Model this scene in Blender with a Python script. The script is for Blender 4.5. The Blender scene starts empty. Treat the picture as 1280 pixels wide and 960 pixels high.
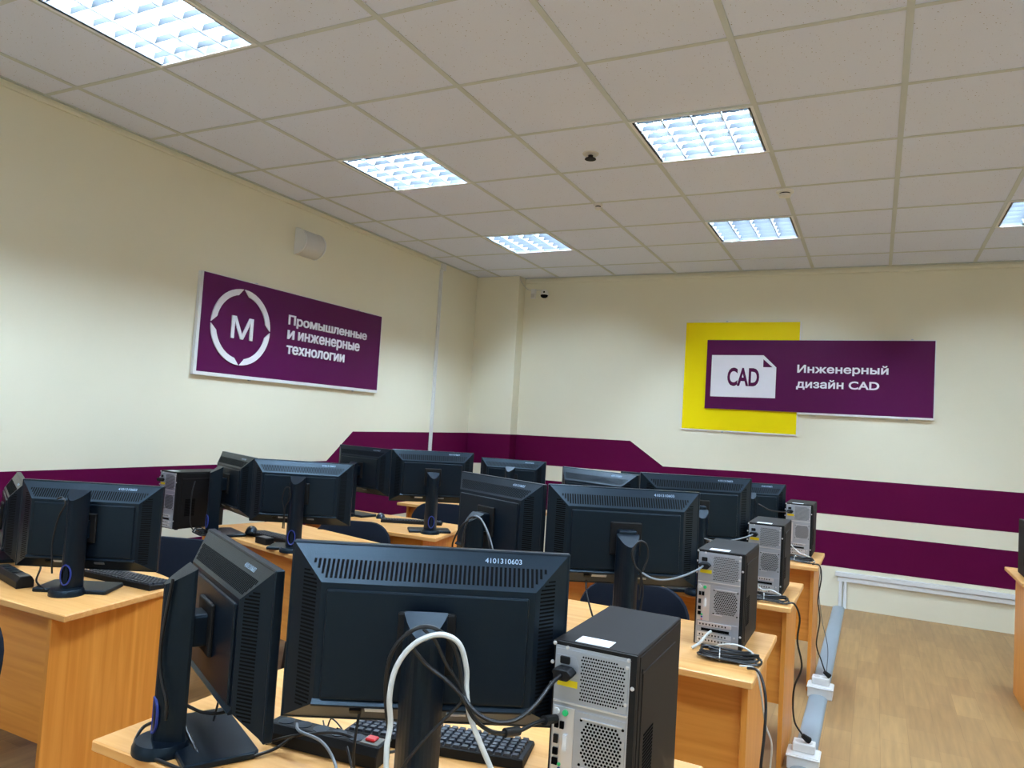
import bpy, bmesh, math, random
from mathutils import Matrix, Vector
from mathutils.geometry import delaunay_2d_cdt
R = math.radians
random.seed(7)
SC = bpy.context.scene
COL = SC.collection

# ------------------------------------------------------------------ camera, world, exposure
cam_d = bpy.data.cameras.new('camera'); cam = bpy.data.objects.new('camera', cam_d); COL.objects.link(cam)
yaw, pitch, roll = -0.4631, 0.0521, 0.0609
fw = Vector((math.sin(yaw)*math.cos(pitch), math.cos(yaw)*math.cos(pitch), math.sin(pitch)))
r0 = Vector((math.cos(yaw), -math.sin(yaw), 0)); u0 = r0.cross(fw)
rr = math.cos(roll)*r0 + math.sin(roll)*u0; uu = -math.sin(roll)*r0 + math.cos(roll)*u0
M = Matrix.Identity(4)
for i in range(3):
    M[i][0] = rr[i]; M[i][1] = uu[i]; M[i][2] = -fw[i]
M[0][3], M[1][3], M[2][3] = -0.0605, -2.754, 1.375
cam.matrix_world = M
cam_d.sensor_width = 36; cam_d.lens = 917.16/1280*36; cam_d.clip_start = 0.02
SC.camera = cam

w = bpy.data.worlds.new('world'); SC.world = w; w.use_nodes = True
w.node_tree.nodes['Background'].inputs[0].default_value = (0.8, 0.85, 0.9, 1)
w.node_tree.nodes['Background'].inputs[1].default_value = 0.15
vs = SC.view_settings
vs.view_transform = 'Standard'; vs.look = 'None'; vs.gamma = 1; vs.use_curve_mapping = False
vs.exposure = -0.11
TUBE_STRENGTH = 292.0
# added cool fill lamps, set at two added windows out of view behind the viewer
for wx in (-2.15, 0.55):
    ld = bpy.data.lights.new('window_daylight', 'AREA'); ld.shape = 'RECTANGLE'; ld.size = 1.5; ld.size_y = 1.5
    ld.energy = 13.0; ld.color = (0.72, 0.86, 1.0)
    lo = bpy.data.objects.new('window_daylight', ld); COL.objects.link(lo)
    lo.location = (wx, -4.34, 1.70); lo.rotation_euler = (R(90), 0, 0)

# ------------------------------------------------------------------ room numbers (metres)
XL, XR, YB, YF, ZC = -3.867, 2.16, 4.06, -4.3, 2.873
ZT = 0.69                                    # desk top

# ------------------------------------------------------------------ materials
def srgb(r, g, b):
    f = lambda c: ((c/255+0.055)/1.055)**2.4 if c/255 > 0.04045 else c/255/12.92
    return (f(r), f(g), f(b), 1)
MATS = {}
def mat(name, col, rough=0.5, metal=0.0, spec=0.5, noise=0.06, scale=30, bump=0.0, bscale=200, emit=None, coat=0.0, stretch=None):
    m = bpy.data.materials.new(name); m.use_nodes = True
    nt = m.node_tree; b = nt.nodes['Principled BSDF']
    b.inputs['Roughness'].default_value = rough; b.inputs['Metallic'].default_value = metal
    b.inputs['Specular IOR Level'].default_value = spec
    if coat: b.inputs['Coat Weight'].default_value = coat
    tc = nt.nodes.new('ShaderNodeTexCoord')
    src = tc.outputs['Object']
    if stretch:
        mp = nt.nodes.new('ShaderNodeMapping'); mp.inputs['Scale'].default_value = stretch
        nt.links.new(src, mp.inputs['Vector']); src = mp.outputs['Vector']
    n = nt.nodes.new('ShaderNodeTexNoise'); n.inputs['Scale'].default_value = scale; n.inputs['Detail'].default_value = 5
    nt.links.new(src, n.inputs['Vector'])
    mx = nt.nodes.new('ShaderNodeMix'); mx.data_type = 'RGBA'
    c = col
    mx.inputs['A'].default_value = tuple(min(1, v*(1-noise)) for v in c[:3])+(1,)
    mx.inputs['B'].default_value = tuple(min(1, v*(1+noise)) for v in c[:3])+(1,)
    nt.links.new(n.outputs['Fac'], mx.inputs['Factor'])
    nt.links.new(mx.outputs['Result'], b.inputs['Base Color'])
    if bump:
        n2 = nt.nodes.new('ShaderNodeTexNoise'); n2.inputs['Scale'].default_value = bscale; n2.inputs['Detail'].default_value = 4
        nt.links.new(tc.outputs['Object'], n2.inputs['Vector'])
        bp = nt.nodes.new('ShaderNodeBump'); bp.inputs['Strength'].default_value = bump; bp.inputs['Distance'].default_value = 0.002
        nt.links.new(n2.outputs['Fac'], bp.inputs['Height']); nt.links.new(bp.outputs['Normal'], b.inputs['Normal'])
    if emit:
        b.inputs['Emission Color'].default_value = emit[0]; b.inputs['Emission Strength'].default_value = emit[1]
    MATS[name] = m
    return m
mat('wall', srgb(232, 227, 204), 0.7, noise=0.025, scale=3, bump=0.25, bscale=90)
mat('purple', srgb(88, 0, 54), 0.65, spec=0.12, noise=0.06, scale=6, bump=0.15, bscale=90)
mat('sign_purple', srgb(82, 4, 66), 0.5, spec=0.2, noise=0.05, scale=5)
mat('sign_yellow', srgb(246, 222, 0), 0.5, spec=0.15, noise=0.03, scale=5)
mat('sign_white', srgb(238, 238, 244), 0.45, noise=0.02)
mat('frame_white', srgb(225, 226, 226), 0.4, noise=0.03)
mat('grid', srgb(198, 205, 206), 0.5, noise=0.03, scale=12)
mat('plenum', srgb(90, 88, 84), 0.9)
mat('white_plastic', srgb(226, 226, 224), 0.4, noise=0.02)
mat('grey_plastic', srgb(206, 204, 200), 0.45, noise=0.02)
mat('duct', srgb(142, 153, 160), 0.4, noise=0.05, scale=10)
mat('black_plastic', (0.0025, 0.0055, 0.0110, 1), 0.34, spec=0.36, noise=0.1, scale=60, bump=0.12, bscale=700)
MATS['black_plastic'].node_tree.nodes['Principled BSDF'].inputs['Specular Tint'].default_value = (0.62, 0.84, 1.0, 1)
mat('black_matte', srgb(10, 10, 12), 0.6, spec=0.3, noise=0.1, bump=0.1, bscale=500)
mat('slot', srgb(5, 5, 6), 0.8, spec=0.1)
mat('cable', srgb(16, 16, 18), 0.4, noise=0.1)
mat('cable_white', srgb(205, 205, 200), 0.45, noise=0.03)
mat('cable_grey', srgb(120, 125, 130), 0.45, noise=0.03)
mat('screen', srgb(8, 9, 11), 0.12, spec=0.6, noise=0.02)
mat('key', srgb(44, 48, 56), 0.4, noise=0.08)
mat('case', srgb(27, 24, 24), 0.58, metal=0.0, spec=0.2, noise=0.08, scale=80)
mat('steel', srgb(182, 189, 200), 0.38, metal=0.75, noise=0.06, scale=25, stretch=(1, 1, 6))
mat('steel_bright', srgb(225, 225, 228), 0.3, metal=0.7, noise=0.03)
mat('hole', srgb(8, 8, 9), 0.9, spec=0.05)
mat('yellow', srgb(238, 214, 10), 0.5, noise=0.03)
mat('label', srgb(228, 230, 232), 0.5, noise=0.03)
mat('chalk', srgb(150, 170, 190), 0.6, noise=0.1)
mat('green', srgb(40, 190, 110), 0.45, noise=0.05)
mat('pink', srgb(190, 110, 130), 0.45, noise=0.05)
mat('port_blue', srgb(30, 50, 130), 0.45, noise=0.05)
mat('red', srgb(200, 25, 30), 0.35, noise=0.05)
mat('fabric', srgb(20, 26, 38), 0.9, spec=0.2, noise=0.18, scale=220, bump=0.5, bscale=600)
mat('chair_frame', srgb(20, 20, 24), 0.35, noise=0.05)
mat('reflector', (0.30, 0.33, 0.36, 1), 0.25, metal=0.25, noise=0.01)
mat('blade', (0.030, 0.034, 0.038, 1), 0.5, spec=0.15, noise=0.01)
mat('housing', (0.06, 0.065, 0.07, 1), 0.5, spec=0.2, noise=0.01)
mat('lamp_white', srgb(235, 238, 240), 0.4, noise=0.01)
mat('tube_glow', srgb(240, 245, 250), 0.4, noise=0.0, emit=((0.62, 0.80, 1.0, 1), TUBE_STRENGTH))
mat('glass', (0.9, 0.95, 0.97, 1), 0.05); MATS['glass'].node_tree.nodes['Principled BSDF'].inputs['Transmission Weight'].default_value = 1.0
mat('grey_shadow', srgb(120, 116, 110), 0.8)

def wood(name, grain, c0=(206, 128, 44), c1=(226, 152, 66)):
    m = bpy.data.materials.new(name); m.use_nodes = True; nt = m.node_tree; b = nt.nodes['Principled BSDF']
    b.inputs['Roughness'].default_value = 0.38
    tc = nt.nodes.new('ShaderNodeTexCoord'); mp = nt.nodes.new('ShaderNodeMapping')
    sc = {'x': (1.2, 26, 26), 'y': (26, 1.2, 26), 'z': (26, 26, 1.2)}[grain]
    mp.inputs['Scale'].default_value = sc
    nt.links.new(tc.outputs['Object'], mp.inputs['Vector'])
    n = nt.nodes.new('ShaderNodeTexNoise'); n.inputs['Scale'].default_value = 1.6; n.inputs['Detail'].default_value = 6; n.inputs['Distortion'].default_value = 0.6
    nt.links.new(mp.outputs['Vector'], n.inputs['Vector'])
    cr = nt.nodes.new('ShaderNodeValToRGB')
    cr.color_ramp.elements[0].position = 0.3; cr.color_ramp.elements[0].color = srgb(*c0)
    cr.color_ramp.elements[1].position = 0.72; cr.color_ramp.elements[1].color = srgb(*c1)
    nt.links.new(n.outputs['Fac'], cr.inputs['Fac']); nt.links.new(cr.outputs['Color'], b.inputs['Base Color'])
    MATS[name] = m
wood('wood_x', 'x'); wood('wood_z', 'z'); wood('wood_top', 'x', (214, 150, 80), (232, 178, 112))  # tabletop copy is paler: the different light on tops put into its colour
mat('wood_edge', srgb(214, 160, 112), 0.4, noise=0.05, scale=40)

def tile_mat():
    m = bpy.data.materials.new('tile'); m.use_nodes = True; nt = m.node_tree; b = nt.nodes['Principled BSDF']
    b.inputs['Roughness'].default_value = 0.9; b.inputs['Specular IOR Level'].default_value = 0.1
    tc = nt.nodes.new('ShaderNodeTexCoord')
    v = nt.nodes.new('ShaderNodeTexVoronoi'); v.inputs['Scale'].default_value = 70
    nt.links.new(tc.outputs['Object'], v.inputs['Vector'])
    n = nt.nodes.new('ShaderNodeTexNoise'); n.inputs['Scale'].default_value = 90; n.inputs['Detail'].default_value = 3
    nt.links.new(tc.outputs['Object'], n.inputs['Vector'])
    ad = nt.nodes.new('ShaderNodeMath'); ad.operation = 'MULTIPLY_ADD'; ad.inputs[1].default_value = 0.5
    nt.links.new(n.outputs['Fac'], ad.inputs[0]); nt.links.new(v.outputs['Distance'], ad.inputs[2])
    cr = nt.nodes.new('ShaderNodeValToRGB')
    cr.color_ramp.elements[0].position = 0.30; cr.color_ramp.elements[0].color = srgb(140, 128, 116)
    cr.color_ramp.elements[1].position = 0.36; cr.color_ramp.elements[1].color = srgb(225, 232, 252)
    nt.links.new(ad.outputs[0], cr.inputs['Fac']); nt.links.new(cr.outputs['Color'], b.inputs['Base Color'])
    MATS['tile'] = m
tile_mat()

def floor_mat():
    m = bpy.data.materials.new('linoleum'); m.use_nodes = True; nt = m.node_tree; b = nt.nodes['Principled BSDF']
    b.inputs['Roughness'].default_value = 0.42
    tc = nt.nodes.new('ShaderNodeTexCoord'); mp = nt.nodes.new('ShaderNodeMapping'); mp.inputs['Rotation'].default_value = (0, 0, R(90))
    nt.links.new(tc.outputs['Object'], mp.inputs['Vector'])
    br = nt.nodes.new('ShaderNodeTexBrick')
    br.inputs['Color1'].default_value = srgb(158, 121, 76); br.inputs['Color2'].default_value = srgb(174, 137, 88)
    br.inputs['Mortar'].default_value = srgb(146, 110, 68); br.inputs['Scale'].default_value = 1.0
    br.inputs['Mortar Size'].default_value = 0.001; br.inputs['Brick Width'].default_value = 0.36; br.inputs['Row Height'].default_value = 0.12
    br.offset = 0.37; br.inputs['Bias'].default_value = 0.0
    nt.links.new(mp.outputs['Vector'], br.inputs['Vector'])
    mp2 = nt.nodes.new('ShaderNodeMapping'); mp2.inputs['Scale'].default_value = (30, 2.2, 1)
    nt.links.new(tc.outputs['Object'], mp2.inputs['Vector'])
    n = nt.nodes.new('ShaderNodeTexNoise'); n.inputs['Scale'].default_value = 1.5; n.inputs['Detail'].default_value = 6
    nt.links.new(mp2.outputs['Vector'], n.inputs['Vector'])
    mx = nt.nodes.new('ShaderNodeMix'); mx.data_type = 'RGBA'; mx.blend_type = 'MULTIPLY'; mx.inputs['Factor'].default_value = 0.55
    cr = nt.nodes.new('ShaderNodeValToRGB'); cr.color_ramp.elements[0].color = (0.55, 0.52, 0.5, 1); cr.color_ramp.elements[1].color = (1.1, 1.08, 1.05, 1)
    cr.color_ramp.elements[0].position = 0.25; cr.color_ramp.elements[1].position = 0.75
    nt.links.new(n.outputs['Fac'], cr.inputs['Fac'])
    nt.links.new(br.outputs['Color'], mx.inputs['A']); nt.links.new(cr.outputs['Color'], mx.inputs['B'])
    nt.links.new(mx.outputs['Result'], b.inputs['Base Color'])
    MATS['linoleum'] = m
floor_mat()

# ------------------------------------------------------------------ mesh helpers
class MB:
    def __init__(s): s.v = []; s.f = []
    def add(s, vs_, fs):
        o = len(s.v); s.v += [tuple(p) for p in vs_]; s.f += [tuple(i+o for i in f) for f in fs]; return s
    def box(s, x0, x1, y0, y1, z0, z1):
        return s.add([(x0,y0,z0),(x1,y0,z0),(x1,y1,z0),(x0,y1,z0),(x0,y0,z1),(x1,y0,z1),(x1,y1,z1),(x0,y1,z1)],
                     [(0,3,2,1),(4,5,6,7),(0,1,5,4),(1,2,6,5),(2,3,7,6),(3,0,4,7)])
    def obox(s, o, ax, ay, az):                       # box centred at o with half-axis vectors
        o, ax, ay, az = map(Vector, (o, ax, ay, az)); vs_ = []
        for k in (-1, 1):
            for i, j in ((-1,-1),(1,-1),(1,1),(-1,1)): vs_.append(o+i*ax+j*ay+k*az)
        return s.add(vs_, [(0,3,2,1),(4,5,6,7),(0,1,5,4),(1,2,6,5),(2,3,7,6),(3,0,4,7)])
    def prism(s, poly, z0, z1, ax='z'):               # polygon extruded along an axis
        n = len(poly)
        mk = {'z': lambda a, b, h: (a, b, h), 'x': lambda a, b, h: (h, a, b), 'y': lambda a, b, h: (a, h, b)}[ax]
        vs_ = [mk(a, b, z0) for a, b in poly]+[mk(a, b, z1) for a, b in poly]
        fs = [tuple(range(n)), tuple(range(2*n-1, n-1, -1))]+[(i, i+n, (i+1) % n+n, (i+1) % n) for i in range(n)]
        return s.add(vs_, fs)
    def tube(s, pts, r, n=8, cap=True):
        pts = [Vector(p) for p in pts]; rings = []
        up = None
        for i, p in enumerate(pts):
            t = (pts[min(i+1, len(pts)-1)]-pts[max(i-1, 0)]).normalized()
            if up is None:
                up = Vector((0, 0, 1)) if abs(t.z) < 0.9 else Vector((1, 0, 0))
            a = t.cross(up)
            if a.length < 1e-5: a = t.orthogonal()
            a.normalize(); b = a.cross(t).normalized(); up = b
            rad = r[i] if isinstance(r, (list, tuple)) else r
            rings.append([p+rad*(math.cos(2*math.pi*k/n)*a+math.sin(2*math.pi*k/n)*b) for k in range(n)])
        vs_ = [q for g in rings for q in g]; fs = []
        for i in range(len(rings)-1):
            for k in range(n):
                fs.append((i*n+k, i*n+(k+1) % n, (i+1)*n+(k+1) % n, (i+1)*n+k))
        if cap: fs += [tuple(range(n-1, -1, -1)), tuple(range((len(rings)-1)*n, len(rings)*n))]
        return s.add(vs_, fs)
    def cyl(s, p0, p1, r, n=16): return s.tube([p0, p1], r, n)
    def lathe(s, prof, n=24, o=(0, 0, 0), flip=1):    # profile (r, h) around z
        vs_ = []; fs = []
        for r, h in prof:
            for k in range(n): vs_.append((o[0]+r*math.cos(2*math.pi*k/n), o[1]+r*math.sin(2*math.pi*k/n), o[2]+flip*h))
        for i in range(len(prof)-1):
            for k in range(n): fs.append((i*n+k, i*n+(k+1) % n, (i+1)*n+(k+1) % n, (i+1)*n+k))
        fs += [tuple(range(n)), tuple(range((len(prof)-1)*n, len(prof)*n))]
        return s.add(vs_, fs)
    def build(s, name, m, parent=None, smooth=False, bevel=0.0, seg=2, loc=None):
        me = bpy.data.meshes.new(name); me.from_pydata(s.v, [], s.f); me.validate(); 
        bm = bmesh.new(); bm.from_mesh(me)
        bmesh.ops.recalc_face_normals(bm, faces=bm.faces)
        if bevel:
            es = [e for e in bm.edges if len(e.link_faces) == 2 and e.calc_face_angle() > 0.6]
            bmesh.ops.bevel(bm, geom=es, offset=bevel, segments=seg, affect='EDGES', profile=0.5, clamp_overlap=True)
        bm.to_mesh(me); bm.free()
        me.materials.append(MATS[m])
        if smooth:
            for p in me.polygons: p.use_smooth = True
            try: me.set_sharp_from_angle(angle=R(40))
            except Exception: pass
        o = bpy.data.objects.new(name, me); COL.objects.link(o)
        if parent: o.parent = parent
        if loc: o.location = loc
        return o
def tag(o, label=None, cat=None, group=None, kind=None):
    if label: o['label'] = label
    if cat: o['category'] = cat
    if group: o['group'] = group
    if kind: o['kind'] = kind
    return o
def thing(name, label, cat, loc=(0, 0, 0), rz=0.0, group=None):
    o = bpy.data.objects.new(name, None); COL.objects.link(o); o.empty_display_size = 0.1
    o.location = loc; o.rotation_euler = (0, 0, rz)
    return tag(o, label, cat, group)
def copy_tree(o, parent=None):
    c = o.copy(); COL.objects.link(c); c.parent = parent
    for ch in list(o.children): copy_tree(ch, c)
    return c
def spline(pts, n=8):
    P = [Vector(p) for p in pts]; P = [2*P[0]-P[1]]+P+[2*P[-1]-P[-2]]; out = []
    for i in range(1, len(P)-2):
        a, b, c, d = P[i-1:i+3]
        for k in range(n):
            t = k/n
            out.append(0.5*((2*b)+(c-a)*t+(2*a-5*b+4*c-d)*t*t+(3*b-a-3*c+d)*t**3))
    out.append(P[-2]); return out
def cable(pts, r, m='cable', name='cable', parent=None, n=6, seg=8):
    return MB().tube(spline(pts, seg), r, n).build(name, m, parent, smooth=True)
def text_obj(name, body, m, parent, origin, X, Y, w=None, h=None, depth=0.001, bold=0.0, spacing=1.0):
    # outlines of the letters -> each stroke contour filled with its own holes and given thickness
    cu = bpy.data.curves.new(name, 'FONT'); cu.body = body; cu.size = 1; cu.space_character = spacing; cu.resolution_u = 4
    cu.fill_mode = 'NONE'
    t = bpy.data.objects.new('tmp_text', cu); COL.objects.link(t)
    bpy.context.view_layer.update()
    me0 = bpy.data.meshes.new_from_object(t.evaluated_get(bpy.context.evaluated_depsgraph_get()))
    bpy.data.objects.remove(t); bpy.data.curves.remove(cu)
    nb = {}
    for e in me0.edges:
        a_, b_ = e.vertices; nb.setdefault(a_, []).append(b_); nb.setdefault(b_, []).append(a_)
    seen = set(); loops = []
    for st in sorted(nb):
        if st in seen: continue
        lp = [st]; seen.add(st); cur = st
        while True:
            nx = [q for q in nb[cur] if q not in seen]
            if not nx: break
            cur = min(nx) if len(lp) == 1 else nx[0]; lp.append(cur); seen.add(cur)
        L = []
        for i in lp:
            c = me0.vertices[i].co
            if not L or (Vector((c.x, c.y))-L[-1]).length > 1e-4: L.append(Vector((c.x, c.y)))
        if len(L) > 2 and (L[0]-L[-1]).length < 1e-4: L.pop()
        if len(L) > 2: loops.append(L)
    bpy.data.meshes.remove(me0)
    area = lambda L: 0.5*sum(L[i-1].x*L[i].y-L[i].x*L[i-1].y for i in range(len(L)))
    def inside(q, L):
        c = False
        for i in range(len(L)):
            A, B = L[i-1], L[i]
            if (A.y > q.y) != (B.y > q.y) and q.x < (B.x-A.x)*(q.y-A.y)/(B.y-A.y)+A.x: c = not c
        return c
    def grow(L, sgn):
        if not bold: return L
        out = []; n = len(L)
        for i in range(n):
            d1 = (L[i]-L[i-1]).normalized(); d2 = (L[(i+1) % n]-L[i]).normalized()
            n1 = Vector((d1.y, -d1.x))*sgn; n2 = Vector((d2.y, -d2.x))*sgn; q = n1+n2
            if q.length < 1e-3: out.append(L[i]+n1*bold); continue
            q.normalize(); out.append(L[i]+q*(bold/max(0.5, q.dot(n1))))
        return out
    own = {}
    for i, H in enumerate(loops):                     # a hole lies wholly inside a contour that runs the other way round
        c = [j for j, L in enumerate(loops) if j != i and area(L)*area(H) < 0 and abs(area(L)) > abs(area(H)) and all(inside(q, L) for q in H)]
        if c: own[i] = min(c, key=lambda j: abs(area(loops[j])))
    grp = []
    for i, L in enumerate(loops):
        if i in own: continue
        sg = 1 if area(L) > 0 else -1
        grp.append([grow(L, sg)]+[grow(loops[k], sg) for k in own if own[k] == i])
    V = [v for g in grp for L in g for v in L]
    x0, x1, y0, y1 = min(v.x for v in V), max(v.x for v in V), min(v.y for v in V), max(v.y for v in V)
    sx = w/(x1-x0) if w else None; sy = h/(y1-y0) if h else None
    sx = sx or sy; sy = sy or sx
    X = Vector(X).normalized(); Y = Vector(Y).normalized(); Z = X.cross(Y); O = Vector(origin)
    mb = MB()
    P3 = lambda v, z: O+X*((v.x-x0)*sx)+Y*((v.y-y0)*sy)+Z*z
    ed = []; k = 0
    for g in grp:
        for L in g:
            ed += [(k+i, k+(i+1) % len(L)) for i in range(len(L))]; k += len(L)
    tv, _, tf, _, _, _ = delaunay_2d_cdt(V, ed, [], 0, 1e-6)
    def ink(q):
        for g in grp:                                 # non-zero winding rule
            n_ = 0
            for L in g:
                for i in range(len(L)):
                    A, B = L[i-1], L[i]
                    if (A.y > q.y) != (B.y > q.y) and q.x < (B.x-A.x)*(q.y-A.y)/(B.y-A.y)+A.x: n_ += 1 if B.y > A.y else -1
            if n_: return True
        return False
    mb.add([P3(v, depth) for v in tv], [f_ for f_ in tf if ink(sum((tv[i] for i in f_), Vector((0, 0)))/len(f_))])
    for g in grp:
        for L in g:
            n = len(L)
            mb.add([P3(v, 0) for v in L]+[P3(v, depth) for v in L], [(i, (i+1) % n, (i+1) % n+n, i+n) for i in range(n)])
    me = bpy.data.meshes.new(name); me.from_pydata(mb.v, [], mb.f); me.update()
    me.materials.append(MATS[m])
    o = bpy.data.objects.new(name, me); COL.objects.link(o); o.parent = parent
    return o

# ------------------------------------------------------------------ the room shell
fl = MB().box(XL-0.2, XR+0.2, YF-0.2, YB+0.2, -0.1, 0).build('floor', 'linoleum'); tag(fl, 'light brown wood-look linoleum floor', 'floor', kind='structure')
wl = MB().box(XL-0.2, XL, YF-0.2, YB+0.2, 0, ZC+0.25).build('wall_left', 'wall'); tag(wl, 'cream wall with purple bands and the long purple sign', 'wall', kind='structure')
wb = MB().box(XL, XR, YB, YB+0.2, 0, ZC+0.25).build('wall_back', 'wall'); tag(wb, 'cream far wall with stepped purple bands behind the yellow sign', 'wall', kind='structure')
wr = MB().box(XR, XR+0.2, YF-0.2, YB+0.2, 0, ZC+0.25).build('wall_right', 'wall'); tag(wr, 'plain cream wall beyond the right row of desks', 'wall', kind='structure')
wf = MB()
for a_, b_ in ((XL, -2.95), (-1.35, -0.25), (1.35, XR)): wf.box(a_, b_, YF-0.2, YF, 0.9, 2.5)
wf.box(XL, XR, YF-0.2, YF, 0, 0.9).box(XL, XR, YF-0.2, YF, 2.5, ZC+0.25)
wf = wf.build('wall_front', 'wall')
for k_, wx in enumerate((-2.15, 0.55)):  # windows added out of view to bring in cool fill light
    wn = MB()
    wn.box(wx-0.8, wx-0.74, YF-0.14, YF-0.08, 0.9, 2.5).box(wx+0.74, wx+0.8, YF-0.14, YF-0.08, 0.9, 2.5).box(wx-0.03, wx+0.03, YF-0.14, YF-0.08, 0.96, 2.44)
    wn.box(wx-0.74, wx+0.74, YF-0.14, YF-0.08, 0.9, 0.96).box(wx-0.74, wx+0.74, YF-0.14, YF-0.08, 2.44, 2.5)
    wn = wn.build('window_%d' % (k_+1), 'frame_white'); tag(wn, ('white framed window behind the viewer, left', 'white framed window behind the viewer, right')[k_], 'window', kind='structure')
    for sx in (-1, 1): MB().box(wx+sx*0.385-0.355, wx+sx*0.385+0.355, YF-0.113, YF-0.107, 0.96, 2.44).build('pane', 'glass', wn); tag(wf, 'plain cream wall behind the viewer', 'wall', kind='structure')
PX, PY = -3.375, 3.91
wp = MB().box(XL, PX, PY, YB, 0, ZC).build('wall_pillar', 'wall'); tag(wp, 'cream boxed pillar in the far left corner', 'wall', kind='structure')

def band(parent, poly, plane, val, off):
    m = MB()
    if plane == 'x': m.prism(poly, val, val+off, 'x')
    else: m.prism(poly, val-off, val, 'y')
    return m.build('painted_band', 'purple', parent)
D = 0.0015
# left wall: low towards the viewer, stepping up towards the corner
band(wl, [(YF, 0.70), (YF, 0.975), (1.735, 0.99), (2.03, 1.222), (PY, 1.240), (PY, 0.93), (1.62, 0.92), (1.30, 0.69)], 'x', XL, D)
band(wl, [(YF, 0.26), (YF, 0.545), (1.075, 0.534), (1.40, 0.775), (PY, 0.785), (PY, 0.50), (1.02, 0.49), (0.70, 0.25)], 'x', XL, D)
# pillar
band(wp, [(XL, 0.93), (XL, 1.240), (PX, 1.252), (PX, 0.955)], 'y', PY, D)
band(wp, [(XL, 0.50), (XL, 0.785), (PX, 0.80), (PX, 0.515)], 'y', PY, D)
MB().box(PX, PX+D, PY, YB, 0.955, 1.252).build('painted_band', 'purple', wp)
MB().box(PX, PX+D, PY, YB, 0.515, 0.80).build('painted_band', 'purple', wp)
# back wall: high at the pillar, stepping down to the right
band(wb, [(PX, 0.962), (PX, 1.252), (-2.165, 1.268), (-1.835, 1.050), (-0.90, 1.068), (XR, 1.078), (XR, 0.77), (-0.45, 0.764), (-1.40, 0.764), (-1.73, 0.975)], 'y', YB, D)
band(wb, [(PX, 0.52), (PX, 0.812), (-1.60, 0.83), (-1.25, 0.622), (XR, 0.628), (XR, 0.335), (-0.80, 0.332), (-1.10, 0.53)], 'y', YB, D)

# ceiling: backing, tiles and grid rails
ce = MB().box(XL-0.2, XR+0.2, YF-0.2, YB+0.2, ZC+0.16, ZC+0.25).build('ceiling', 'plenum'); tag(ce, 'suspended ceiling of speckled square tiles in a grey grid', 'ceiling', kind='structure')
xs = [XL]+[k*0.6 for k in range(-6, 4)]+[XR]; ys = [YF]+[k*0.6 for k in range(-7, 7)]+[YB]
lampX = [-3.0, -1.2, 0.6]; lampY = [-3.0, -1.2, 0.6, 2.4]
lamp_cells = {(round(x, 2), round(y, 2)) for x in lampX for y in lampY}
cache = {}
for i in range(len(xs)-1):
    for j in range(len(ys)-1):
        a, b, c, d = xs[i], xs[i+1], ys[j], ys[j+1]
        if (round(a, 2), round(c, 2)) in lamp_cells: continue
        key = (round(b-a, 3), round(d-c, 3))
        if key not in cache:
            hx, hy = (b-a)/2-0.003, (d-c)/2-0.003
            cache[key] = MB().box(-hx, hx, -hy, hy, 0.0, 0.014).build('ceiling_tile', 'tile', ce); o = cache[key]
        else:
            o = cache[key].copy(); COL.objects.link(o)
        o.location = ((a+b)/2, (c+d)/2, ZC+0.003)
for x in xs[1:-1]: MB().box(x-0.0125, x+0.0125, YF, YB, ZC-0.001, ZC+0.0025).build('grid_rail', 'grid', ce)
for j, y in enumerate(ys[1:-1]):
    MB().box(XL, XR, y-0.0105, y+0.0105, ZC, ZC+0.0025).build('grid_rail', 'grid', ce)
for k, (a, b, c, d) in enumerate(((XL, XR, YB-0.022, YB), (XL, XL+0.022, YF, YB), (XL, XR, YF, YF+0.022), (XR-0.022, XR, YF, YB))):
    MB().box(a, b, c, d, ZC-0.002, ZC+0.0025).build('grid_rail', 'grid', ce)

# ------------------------------------------------------------------ ceiling lamps
def make_lamp():
    t = thing('ceiling_lamp', 'x', 'ceiling lamp')
    h = MB(); S = 0.2935
    h.box(-S, S, -S, S, 0.088, 0.092)
    h.box(-S, -S+0.006, -S, S, 0.0, 0.088).box(S-0.006, S, -S, S, 0.0, 0.088).box(-S+.006, S-.006, -S, -S+0.006, 0.0, 0.088).box(-S+.006, S-.006, S-0.006, S, 0.0, 0.088)
    h.build('housing', 'housing', t)
    fr = MB()
    fr.box(-S, S, -S, -S+0.014, -0.003, 0.0).box(-S, S, S-0.014, S, -0.003, 0.0).box(-S, -S+0.014, -S+.014, S-.014, -0.003, 0.0).box(S-0.014, S, -S+.014, S-.014, -0.003, 0.0)
    fr.build('frame', 'lamp_white', t)
    P = 0.1405
    for k in range(4):
        x = (k-1.5)*P
        MB().cyl((x, -0.272, 0.066), (x, 0.272, 0.066), 0.0125, 10).build('tube', 'tube_glow', t, smooth=True)
    for k in range(5):                               # V-shaped ribs along the tubes
        x = (k-2)*P
        wt, wb_ = 0.021, 0.003
        if k in (0, 4): x += 0.012*(1 if k == 0 else -1); wt = 0.012
        MB().prism([(x-wb_, 0.001), (x+wb_, 0.001), (x+wt, 0.052), (x-wt, 0.052)], -0.28, 0.28, 'y').build('louvre_rib', 'reflector', t)
    for j in range(6):                               # cross blades
        y = (j-2.5)*0.094
        MB().prism([(y-0.0012, 0.006), (y+0.0012, 0.006), (y+0.0030, 0.032), (y-0.0030, 0.032)], -0.285, 0.285, 'x').build('louvre_blade', 'blade', t)
    return t
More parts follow.
